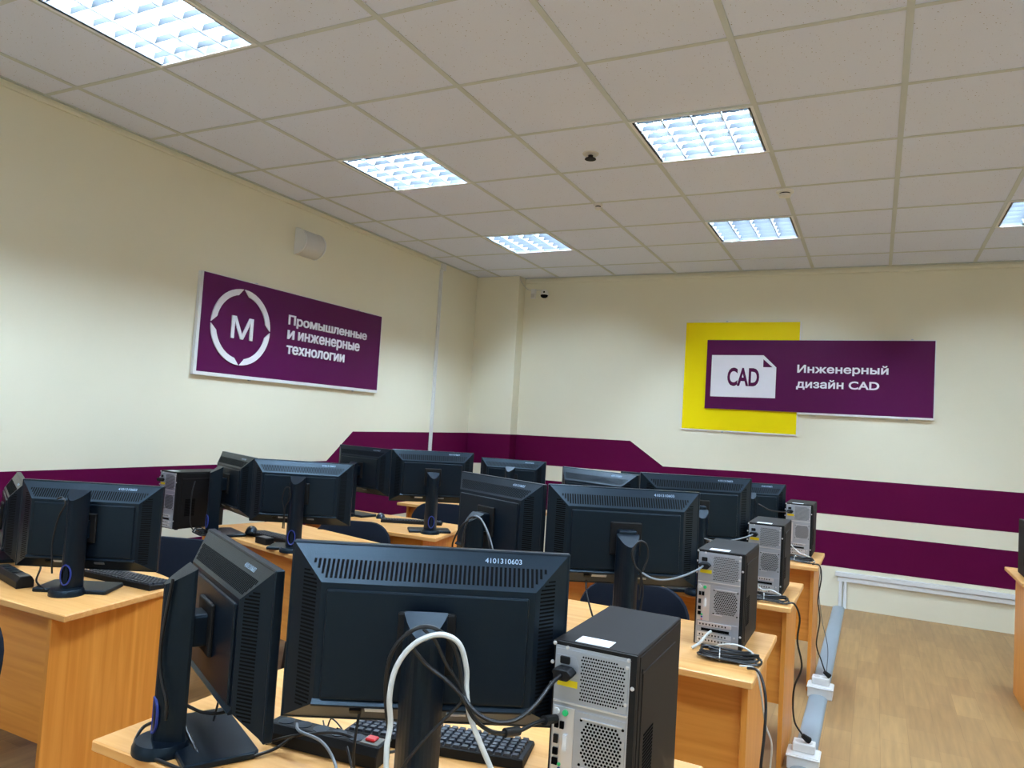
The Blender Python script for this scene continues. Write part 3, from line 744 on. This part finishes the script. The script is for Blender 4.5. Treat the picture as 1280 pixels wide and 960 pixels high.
s = thing('floor_duct', 'grey half-round cable duct along the aisle floor', 'cable duct', (-0.295, 0, 0))
prof = [(-0.046, 0.0), (0.046, 0.0)]+[(0.046*math.cos(math.pi*k/10), 0.002+0.019*math.sin(math.pi*k/10)) for k in range(0, 11)]
MB().prism(prof, -1.6, YB-0.03, 'y').build('duct_cover', 'duct', s, smooth=True)
def socket(label, x, y):
    s = thing('floor_socket_box', label, 'socket box', (x, y, 0))
    MB().box(-0.062, 0.062, -0.055, 0.055, 0.0, 0.062).build('box', 'white_plastic', s, bevel=0.004)
    MB().box(-0.066, 0.066, -0.059, 0.059, 0.050, 0.058).build('rim', 'white_plastic', s, bevel=0.002, seg=1)
    so = MB().box(-0.044, 0.044, -0.02, 0.045, 0.062, 0.098).build('double_socket', 'white_plastic', s, bevel=0.004)
    for x_ in (-0.02, 0.02): MB().lathe([(0.015, 0), (0.015, 0.001), (0.0, 0.001)], 18, (x_, 0.012, 0.098)).build('socket_recess', 'grey_plastic', so)
    return s
socket('white floor socket box nearer the viewer on the grey duct', -0.293, 0.68)
socket('white floor socket box farther away on the grey duct', -0.288, 1.66)

def detector(label, x, y, r, dark=False):
    s = thing('smoke_detector', label, 'smoke detector', (x, y, ZC))
    MB().lathe([(r, 0), (r, 0.010), (r*0.86, 0.016)], 28, (0, 0, 0), -1).build('base', 'white_plastic', s, smooth=True)
    MB().lathe([(r*0.6, 0.016), (r*0.6, 0.024), (r*0.58, 0.024)], 28, (0, 0, 0), -1).build('slot_ring', 'hole' if not dark else 'grey_shadow', s)
    MB().lathe([(r*0.72, 0.024), (r*0.66, 0.036), (r*0.3, 0.041), (0.0, 0.042)], 28, (0, 0, 0), -1).build('cap', 'white_plastic', s, smooth=True)
    return s
detector('white round smoke detector between two bright lamps, right of centre', -0.60, 1.86, 0.052)
detector('small white detector on a ceiling joint, left of the bright lamps', -1.78, 1.82, 0.030)
s = thing('ceiling_sprinkler', 'small dark sprinkler in a ceiling tile left of the bright lamp', 'sprinkler', (-1.515, 0.955, ZC+0.003))
MB().lathe([(0.045, 0), (0.042, 0.006), (0.02, 0.010), (0.0, 0.010)], 24, flip=-1).build('rose', 'grey_plastic', s, smooth=True)
MB().lathe([(0.014, 0.010), (0.012, 0.028), (0.0, 0.028)], 12, flip=-1).build('nozzle', 'case', s)
MB().lathe([(0.030, 0.028), (0.032, 0.032), (0.0, 0.033)], 16, flip=-1).build('deflector', 'case', s)

s = thing('security_camera', 'small white dome camera with black lens, top of the far wall', 'camera', (-3.12, YB, 2.70))
MB().lathe([(0.020, 0), (0.020, 0.02), (0.012, 0.025), (0.012, 0.05)], 16).build('mount', 'white_plastic', s).matrix_local = Matrix.Rotation(R(90), 4, 'X')
MB().lathe([(0.0, -0.042), (0.020, -0.036), (0.034, -0.02), (0.040, 0.0), (0.034, 0.022), (0.020, 0.036), (0.0, 0.042)], 20, (0, -0.075, 0)).build('head', 'white_plastic', s, smooth=True)
MB().lathe([(0.010, 0), (0.009, 0.006), (0.0, 0.006)], 14).build('lens', 'hole', s).matrix_local = Matrix.Translation((0.012, -0.112, 0.008)) @ Matrix.Rotation(R(90), 4, 'X')
MB().lathe([(0.0, -0.046), (0.018, -0.046), (0.034, -0.036), (0.039, -0.018), (0.030, -0.014)], 20, (0, -0.078, 0)).build('lower_ring', 'hole', s, smooth=True)
s = thing('motion_sensor', 'small white motion sensor beside the dome camera', 'sensor', (-3.27, YB, 2.66))
MB().box(-0.026, 0.026, -0.03, 0, 0, 0.10).build('body', 'white_plastic', s, bevel=0.006)
MB().box(-0.020, 0.020, -0.042, -0.028, 0.01, 0.05).build('lens', 'grey_plastic', s, bevel=0.006)
tag(cable([(-3.37, 3.905, 2.85), (-3.36, 3.96, 2.80), (-3.33, 4.05, 2.755), (-3.22, 4.05, 2.75), (-3.16, 4.045, 2.745), (-3.12, 4.03, 2.735)], 0.004, 'cable_white', 'camera_cable'), 'thin cable from the pillar top to the dome camera', 'cable')

# ------------------------------------------------------------------ keyboards, mice, power strips
def make_keyboard():
    t = thing('keyboard', 'x', 'keyboard')
    b = MB(); b.add([(-0.195, -0.062, 0), (0.195, -0.062, 0), (0.195, 0.062, 0), (-0.195, 0.062, 0), (-0.193, -0.060, 0.020), (0.193, -0.060, 0.020), (0.193, 0.060, 0.010), (-0.193, 0.060, 0.010)],
                    [(0,3,2,1),(4,5,6,7),(0,1,5,4),(1,2,6,5),(2,3,7,6),(3,0,4,7)])
    b.build('body', 'black_matte', t, bevel=0.002, seg=1)
    k = MB()
    for r_ in range(6):
        y = -0.048+r_*0.0185+(0.003 if r_ > 0 else -0.002)
        z = 0.020-(y+0.060)/0.120*0.010
        for c in range(21):
            if c in (15, 19) and False: continue
            x = -0.183+c*0.0176
            if r_ == 5 and 4 <= c <= 9:
                if c == 4: k.box(x, x+0.0176*6-0.003, y-0.0072, y+0.0072, z-0.002, z+0.006)
                continue
            k.add([(x, y-0.0075, z-0.002), (x+0.0152, y-0.0075, z-0.002), (x+0.0152, y+0.0075, z-0.002), (x, y+0.0075, z-0.002), (x+0.002, y-0.0058, z+0.006), (x+0.0132, y-0.0058, z+0.006), (x+0.0132, y+0.0052, z+0.006), (x+0.002, y+0.0052, z+0.006)],
                  [(4,5,6,7),(0,1,5,4),(1,2,6,5),(2,3,7,6),(3,0,4,7)])
    tag(k.build('keys', 'key', t), 'rows of dark grey keycaps', kind='stuff')
    return t
kb0 = make_keyboard(); kbf = [True]
def keyboard(label, x, y, rz):
    t = kb0 if kbf[0] else copy_tree(kb0); kbf[0] = False
    t.location = (x, y, ZT); t.rotation_euler = (0, 0, R(rz)); tag(t, label, 'keyboard', 'black keyboards')
keyboard('black keyboard under the front monitor, at the bottom of the picture', -0.868, -1.378, 13)
keyboard('black keyboard at the far left, right of the monitor stand', -2.575, -0.862, 1)
keyboard('black keyboard under the monitor beside the vertical conduit', -2.72, 1.255, 28)
keyboard('black keyboard partly hidden by a mouse, second left desk', -2.86, 0.20, -10)
def mouse(label, x, y, rz, z=ZT):
    t = thing('mouse', label, 'mouse', (x, y, z), R(rz), 'black computer mice')
    m = MB(); prof = [(0.0, 0.30), (0.08, 0.55), (0.25, 0.85), (0.5, 1.0), (0.75, 0.85), (0.92, 0.5), (1.0, 0.2)]
    rows = []
    for u, hgt in prof:
        y_ = (u-0.5)*0.105; wd = 0.030*(1-abs(2*u-1)**2.6*0.45)
        rows.append([(wd*math.cos(math.pi*k/8), y_, 0.034*hgt*math.sin(math.pi*k/8)) for k in range(9)])
    vs_ = [q for g in rows for q in g]; fs = []
    for i in range(len(rows)-1):
        for k in range(8): fs.append((i*9+k, i*9+k+1, (i+1)*9+k+1, (i+1)*9+k))
    fs += [tuple(range(9)), tuple(range((len(rows)-1)*9, len(rows)*9))]+[tuple(i*9 for i in range(len(rows)))+tuple(i*9+8 for i in range(len(rows)-1, -1, -1))]
    m.add(vs_, fs).build('shell', 'black_plastic', t, smooth=True)
    MB().cyl((-0.004, -0.028, 0.030), (0.004, -0.028, 0.030), 0.006, 12).build('scroll_wheel', 'steel', t)
mouse('black mouse on the keyboard of the second left desk', -3.01, 0.17, 40, ZT+0.021)
mouse('black mouse left of the keyboard on the third left desk', -2.985, 1.275, 30)

def power_strip(label, x, y, rz, n, red):
    t = thing('power_strip', label, 'power strip', (x, y, ZT), R(rz))
    L = 0.13
    MB().prism([(-0.028, 0.0), (0.028, 0.0), (0.028, 0.024), (0.019, 0.040), (-0.019, 0.040), (-0.028, 0.024)], -L, L, 'x').build('body', 'black_matte', t, bevel=0.002, seg=1)
    for k in range(n):
        cx = -L+0.03+k*0.042
        MB().lathe([(0.0165, 0), (0.0165, 0.0012), (0.0145, 0.0012)], 18, (cx, 0, 0.040)).build('socket', 'black_plastic', t)
    sw = MB().box(L-0.045, L-0.006, -0.017, 0.017, 0.040, 0.042).build('switch_plate', 'grey_shadow', t)
    if red: MB().box(L-0.038, L-0.016, -0.010, 0.010, 0.042, 0.048).build('rocker_switch', 'red', sw, bevel=0.002, seg=1)
power_strip('black power strip with red switch on the front desk', -1.035, -1.540, 6, 5, True)
power_strip('black power strip at the left edge on the chamfered desk', -2.845, -1.125, -14, 5, False)
t = thing('power_adapter', 'small black power adapter on the second left desk', 'adapter', (-2.80, 0.055, ZT), R(-14))
MB().box(-0.05, 0.05, -0.026, 0.026, 0, 0.034).build('body', 'black_matte', t, bevel=0.006)
MB().box(-0.03, 0.03, -0.018, 0.018, 0.0335, 0.0345).build('rating_label', 'grey_shadow', t)

# ------------------------------------------------------------------ cables
def cbl(label, pts, r=0.0032, m='cable', name='cable', n=7, seg=7):
    return tag(cable(pts, r, m, name, n=n, seg=seg), label, 'cable')
cbl('thick white cable looped in front of the front monitor stand', [(-0.696, -1.80, 0.698), (-0.714, -1.790, 0.800), (-0.722, -1.785, 0.86), (-0.725, -1.775, 0.894), (-0.726, -1.781, 0.936), (-0.721, -1.778, 0.978), (-0.706, -1.768, 1.01), (-0.685, -1.753, 1.029), (-0.662, -1.735, 1.033), (-0.642, -1.719, 1.018), (-0.633, -1.708, 0.98), (-0.631, -1.707, 0.947), (-0.621, -1.708, 0.908), (-0.599, -1.702, 0.862), (-0.573, -1.687, 0.800), (-0.56, -1.66, 0.72), (-0.52, -1.62, 0.695)], 0.0044, 'cable_white', 'network_cable', 9)
cbl('black power cable drooping from the front monitor stand to the nearest tower', [(-0.735, -1.76, 0.86), (-0.746, -1.763, 0.929), (-0.742, -1.767, 0.981), (-0.729, -1.766, 1.014), (-0.709, -1.757, 1.036), (-0.691, -1.748, 1.044), (-0.673, -1.738, 1.040), (-0.651, -1.724, 1.018), (-0.640, -1.718, 0.985), (-0.634, -1.715, 0.948), (-0.622, -1.716, 0.930), (-0.600, -1.715, 0.916), (-0.575, -1.705, 0.908), (-0.552, -1.685, 0.910), (-0.536, -1.650, 0.925), (-0.530, -1.605, 0.945), (-0.5275, -1.568, 0.9515)], 0.0036)
cbl('thin black cable hanging from the hook of the front monitor stand', [(-0.693, -1.749, 1.040), (-0.675, -1.739, 1.022), (-0.659, -1.730, 0.989), (-0.639, -1.719, 0.957), (-0.634, -1.715, 0.932), (-0.652, -1.726, 0.906), (-0.678, -1.745, 0.872), (-0.705, -1.760, 0.83), (-0.735, -1.760, 0.77), (-0.77, -1.72, 0.705)], 0.0028)
v = cbl('black video cable with a thick plug reaching the nearest tower', [(-0.706, -1.755, 1.009), (-0.686, -1.743, 0.984), (-0.655, -1.730, 0.962), (-0.632, -1.720, 0.940), (-0.612, -1.713, 0.909), (-0.594, -1.700, 0.891), (-0.578, -1.680, 0.882), (-0.562, -1.645, 0.878), (-0.552, -1.610, 0.880), (-0.546, -1.585, 0.878), (-0.5425, -1.545, 0.868)], 0.0034)
MB().tube([(-0.575, -1.674, 0.881), (-0.563, -1.647, 0.878)], 0.0075, 10).build('ferrite_core', 'cable', v, smooth=True)
MB().tube([(-0.546, -1.585, 0.878), (-0.5425, -1.543, 0.868)], 0.0080, 8).build('plug', 'black_matte', v)
cbl('thin black cable dropping from the left underside of the front monitor', [(-0.860, -1.665, 0.870), (-0.858, -1.680, 0.84), (-0.855, -1.690, 0.78), (-0.86, -1.67, 0.715), (-0.90, -1.62, 0.697), (-0.95, -1.585, 0.735)], 0.0026)
cbl('grey-black cable coiled over the front power strip', [(-1.10, -1.56, 0.735), (-1.06, -1.595, 0.742), (-1.00, -1.60, 0.738), (-0.95, -1.62, 0.72), (-0.90, -1.66, 0.697), (-0.84, -1.70, 0.695), (-0.80, -1.74, 0.697)], 0.0030, 'cable_grey')
cbl('loose black cable lying along the front power strip', [(-1.14, -1.60, 0.70), (-1.10, -1.60, 0.72), (-1.05, -1.585, 0.735), (-0.99, -1.55, 0.738), (-0.93, -1.50, 0.70), (-0.90, -1.46, 0.698)], 0.0030)
cbl('thin wire curl between the front power strip and the keyboard', [(-1.13, -1.44, 0.695), (-1.08, -1.49, 0.70), (-1.06, -1.50, 0.735), (-1.03, -1.50, 0.72), (-1.02, -1.53, 0.735)], 0.0016)
cbl('black cable down the side of the edge-on monitor stand', [(-1.282, -1.737, 1.030), (-1.289, -1.740, 0.964), (-1.294, -1.742, 0.909), (-1.292, -1.742, 0.864), (-1.280, -1.742, 0.828), (-1.266, -1.742, 0.80), (-1.262, -1.744, 0.765)], 0.0034)
cbl('black cable drooping from the edge-on monitor to its stand', [(-1.200, -1.590, 0.800), (-1.205, -1.610, 0.772), (-1.222, -1.640, 0.756), (-1.245, -1.670, 0.760), (-1.270, -1.695, 0.778)], 0.0034)
cbl('thin straight cable below the edge-on monitor', [(-1.290, -1.585, 0.80), (-1.288, -1.59, 0.76), (-1.29, -1.60, 0.71)], 0.0024)
cbl('black cable curving over the near edge of the edge-on monitor base', [(-1.345, -1.700, 0.730), (-1.365, -1.712, 0.715), (-1.350, -1.738, 0.697), (-1.30, -1.752, 0.695), (-1.24, -1.755, 0.695), (-1.17, -1.755, 0.694)], 0.0034)
cbl('black cable running from the edge-on monitor base to the power strip', [(-1.300, -1.665, 0.722), (-1.250, -1.690, 0.712), (-1.19, -1.705, 0.695), (-1.14, -1.665, 0.695), (-1.11, -1.61, 0.700), (-1.09, -1.575, 0.72)], 0.0032)
cbl('black cable loop on the stand beside the second tower', [(-0.690, -0.541, 0.86), (-0.688, -0.543, 0.937), (-0.704, -0.550, 0.962), (-0.715, -0.556, 1.003), (-0.697, -0.548, 1.036), (-0.677, -0.538, 1.029), (-0.671, -0.533, 0.993), (-0.682, -0.538, 0.952), (-0.686, -0.541, 0.930), (-0.680, -0.538, 0.89), (-0.684, -0.540, 0.84), (-0.695, -0.545, 0.76)], 0.0030)
cbl('pale power cable from the second tower to the monitor beside it', [(-0.684, -0.544, 0.943), (-0.660, -0.540, 0.932), (-0.635, -0.525, 0.926), (-0.605, -0.495, 0.928), (-0.575, -0.440, 0.936), (-0.553, -0.380, 0.946), (-0.5455, -0.331, 0.9515)], 0.0032, 'cable_grey')
cbl('black cable dropping from the monitor behind the front one', [(-0.885, -0.480, 0.888), (-0.875, -0.50, 0.85), (-0.850, -0.520, 0.80), (-0.82, -0.53, 0.74), (-0.80, -0.52, 0.700)], 0.0030)
cbl('black cable hanging left over the turned monitor stand', [(-1.31, -0.478, 1.034), (-1.325, -0.494, 1.028), (-1.352, -0.506, 0.996), (-1.375, -0.505, 0.948), (-1.378, -0.505, 0.925)], 0.0032)
MB().tube([(-1.378, -0.505, 0.925), (-1.379, -0.506, 0.890)], 0.007, 8).build('plug', 'black_matte', bpy.data.objects[[o.name for o in COL.objects if o.get('label') == 'black cable hanging left over the turned monitor stand'][0]])
cbl('two-arm cable arch over the turned monitor stand', [(-1.345, -0.50, 0.92), (-1.338, -0.502, 0.98), (-1.322, -0.498, 1.03), (-1.295, -0.500, 1.040), (-1.262, -0.508, 1.025), (-1.235, -0.518, 0.985), (-1.215, -0.525, 0.92)], 0.0030)
cbl('grey cable arch right of the turned monitor stand', [(-1.32, -0.492, 1.032), (-1.295, -0.495, 1.043), (-1.255, -0.520, 1.030), (-1.215, -0.540, 0.985), (-1.185, -0.550, 0.92)], 0.0026, 'cable_grey')
cbl('short black power cable from the third tower to its monitor', [(-0.705, 0.465, 0.93), (-0.66, 0.465, 0.925), (-0.60, 0.50, 0.930), (-0.55, 0.56, 0.943), (-0.5285, 0.614, 0.9515)], 0.0032, 'cable_grey')
cbl('black power cable from the farthest tower leaning left', [(-0.66, 1.74, 0.99), (-0.60, 1.76, 0.960), (-0.54, 1.82, 0.950), (-0.5025, 1.870, 0.9515)], 0.0032)
cbl('short white cable end at the foot of the second tower', [(-0.516, -0.303, 0.744), (-0.526, -0.325, 0.735), (-0.540, -0.345, 0.714), (-0.562, -0.362, 0.697)], 0.0045, 'cable_white', 'network_cable')
cbl('black cable falling from the second middle desk to the floor', [(-0.375, -0.47, 0.700), (-0.345, -0.50, 0.708), (-0.325, -0.53, 0.688), (-0.312, -0.55, 0.638), (-0.310, -0.575, 0.559), (-0.314, -0.59, 0.471), (-0.318, -0.58, 0.30), (-0.312, -0.50, 0.10), (-0.30, -0.44, 0.026)], 0.0042)
cbl('pale thin cable falling beside the second middle desk', [(-0.40, -0.455, 0.698), (-0.355, -0.47, 0.702), (-0.338, -0.47, 0.651), (-0.322, -0.45, 0.546), (-0.306, -0.425, 0.485), (-0.310, -0.40, 0.394), (-0.318, -0.40, 0.20), (-0.31, -0.37, 0.026)], 0.0028, 'cable_white')
d = cbl('black cable zigzagging from the third middle desk to the near socket box', [(-0.372, 0.510, 0.700), (-0.339, 0.515, 0.702), (-0.318, 0.535, 0.645), (-0.325, 0.555, 0.547), (-0.306, 0.575, 0.441), (-0.332, 0.600, 0.351), (-0.338, 0.620, 0.273), (-0.330, 0.645, 0.187), (-0.298, 0.675, 0.128)], 0.0040)
MB().tube([(-0.298, 0.675, 0.128), (-0.275, 0.692, 0.108)], [0.010, 0.015], 10).build('plug', 'black_matte', d)
d = cbl('black cable falling from the farthest middle desk to the far socket box', [(-0.352, 1.640, 0.700), (-0.315, 1.630, 0.700), (-0.303, 1.635, 0.636), (-0.316, 1.640, 0.512), (-0.303, 1.645, 0.406), (-0.316, 1.650, 0.274), (-0.290, 1.655, 0.193), (-0.268, 1.665, 0.130)], 0.0036)
MB().tube([(-0.272, 1.664, 0.130), (-0.245, 1.672, 0.108)], [0.010, 0.014], 10).build('plug', 'black_matte', d)
cbl('thin grey wire falling beside the farthest middle desk', [(-0.345, 1.66, 0.700), (-0.312, 1.665, 0.68), (-0.318, 1.70, 0.56), (-0.300, 1.78, 0.38), (-0.270, 1.90, 0.20), (-0.275, 1.95, 0.03)], 0.0022, 'cable_grey')
cbl('black cable over the power strip at the left edge', [(-2.90, -1.09, 0.737), (-2.86, -1.05, 0.755), (-2.78, -1.07, 0.745), (-2.70, -1.13, 0.715), (-2.62, -1.15, 0.700)], 0.0034)
cbl('black loop cable behind the far left monitor stand', [(-2.76, -0.95, 0.697), (-2.70, -1.00, 0.72), (-2.68, -1.05, 0.76), (-2.66, -1.06, 0.72), (-2.62, -1.09, 0.698)], 0.0028)
cbl('thin cable along the far left monitor column', [(-2.585, -1.150, 0.76), (-2.595, -1.152, 0.86), (-2.575, -1.152, 0.95), (-2.550, -1.148, 1.00), (-2.565, -1.150, 1.022), (-2.595, -1.148, 1.015)], 0.0030)
cbl('black cable loop on the stand of the second left desk', [(-2.600, -0.040, 0.80), (-2.597, -0.042, 0.88), (-2.610, -0.045, 0.94), (-2.600, -0.043, 0.99), (-2.580, -0.036, 0.995), (-2.572, -0.032, 0.95), (-2.592, -0.040, 0.90), (-2.590, -0.040, 0.80)], 0.0028)
cbl('black cable hanging below the turned monitor of the third left desk', [(-3.23, 1.24, 0.86), (-3.24, 1.22, 0.79), (-3.28, 1.20, 0.72), (-3.30, 1.20, 0.697)], 0.0026)
cbl('black cable hanging behind the left column tower', [(-3.30, 0.03, 0.96), (-3.28, 0.00, 0.90), (-3.27, -0.01, 0.82), (-3.25, -0.02, 0.74), (-3.23, 0.0, 0.70)], 0.0028, 'cable')

def bundle(label, x, y, z, L, W, rz, n=5):
    t = thing('cable_bundle', label, 'cable bundle', (x, y, z), R(rz))
    rnd = random.Random(int(abs(x*1000)+abs(y*100)))
    for k in range(n):
        l_, w_ = L/2*(1-0.06*k)+rnd.uniform(-0.006, 0.006), W/2*(1-0.13*k); h = 0.008+0.0065*(k % 4)+rnd.uniform(0, 0.003)
        pts = [(l_*math.copysign(abs(math.cos(a))**0.7, math.cos(a)), w_*math.copysign(abs(math.sin(a))**0.8, math.sin(a))*(0.8+0.2*abs(math.cos(a))), h+0.004*math.sin(2*a+k)) for a in [2*math.pi*i/28 for i in range(29)]]
        MB().tube(pts, 0.0036, 6, cap=False).build('loop', 'cable', t, smooth=True)
    MB().tube([(-0.3*L/2, W/2*0.85*math.cos(a), 0.016+0.016*math.sin(a)) for a in [2*math.pi*i/12 for i in range(13)]], 0.0016, 5, cap=False).build('cable_tie', 'cable_white', t)
bundle('black coiled cable bundle at the foot of the second tower', -0.440, -0.400, ZT, 0.19, 0.085, 10, 8)
bundle('black coiled cable bundle at the foot of the third tower', -0.440, 0.545, ZT, 0.15, 0.08, 8)
bundle('small black cable bundle at the foot of the farthest tower', -0.425, 1.73, ZT, 0.15, 0.09, -4)
bundle('tangled black cables beside the left column tower', -3.20, 0.005, ZT, 0.11, 0.06, -14)

cbl('white cable end at the foot of the third tower', [(-0.520, 0.641, 0.745), (-0.500, 0.622, 0.735), (-0.475, 0.605, 0.722), (-0.44, 0.597, 0.728), (-0.40, 0.590, 0.715)], 0.0036, 'cable_white', 'network_cable')
cbl('white cable end at the foot of the farthest tower', [(-0.490, 1.896, 0.760), (-0.470, 1.870, 0.745), (-0.430, 1.840, 0.722), (-0.38, 1.80, 0.715), (-0.345, 1.72, 0.700)], 0.0036, 'cable_white', 'network_cable')
cbl('white cable lying over the coiled bundle of the second tower', [(-0.505, -0.335, 0.700), (-0.47, -0.35, 0.722), (-0.42, -0.352, 0.728), (-0.375, -0.375, 0.718), (-0.36, -0.41, 0.700)], 0.0030, 'cable_white', 'network_cable')
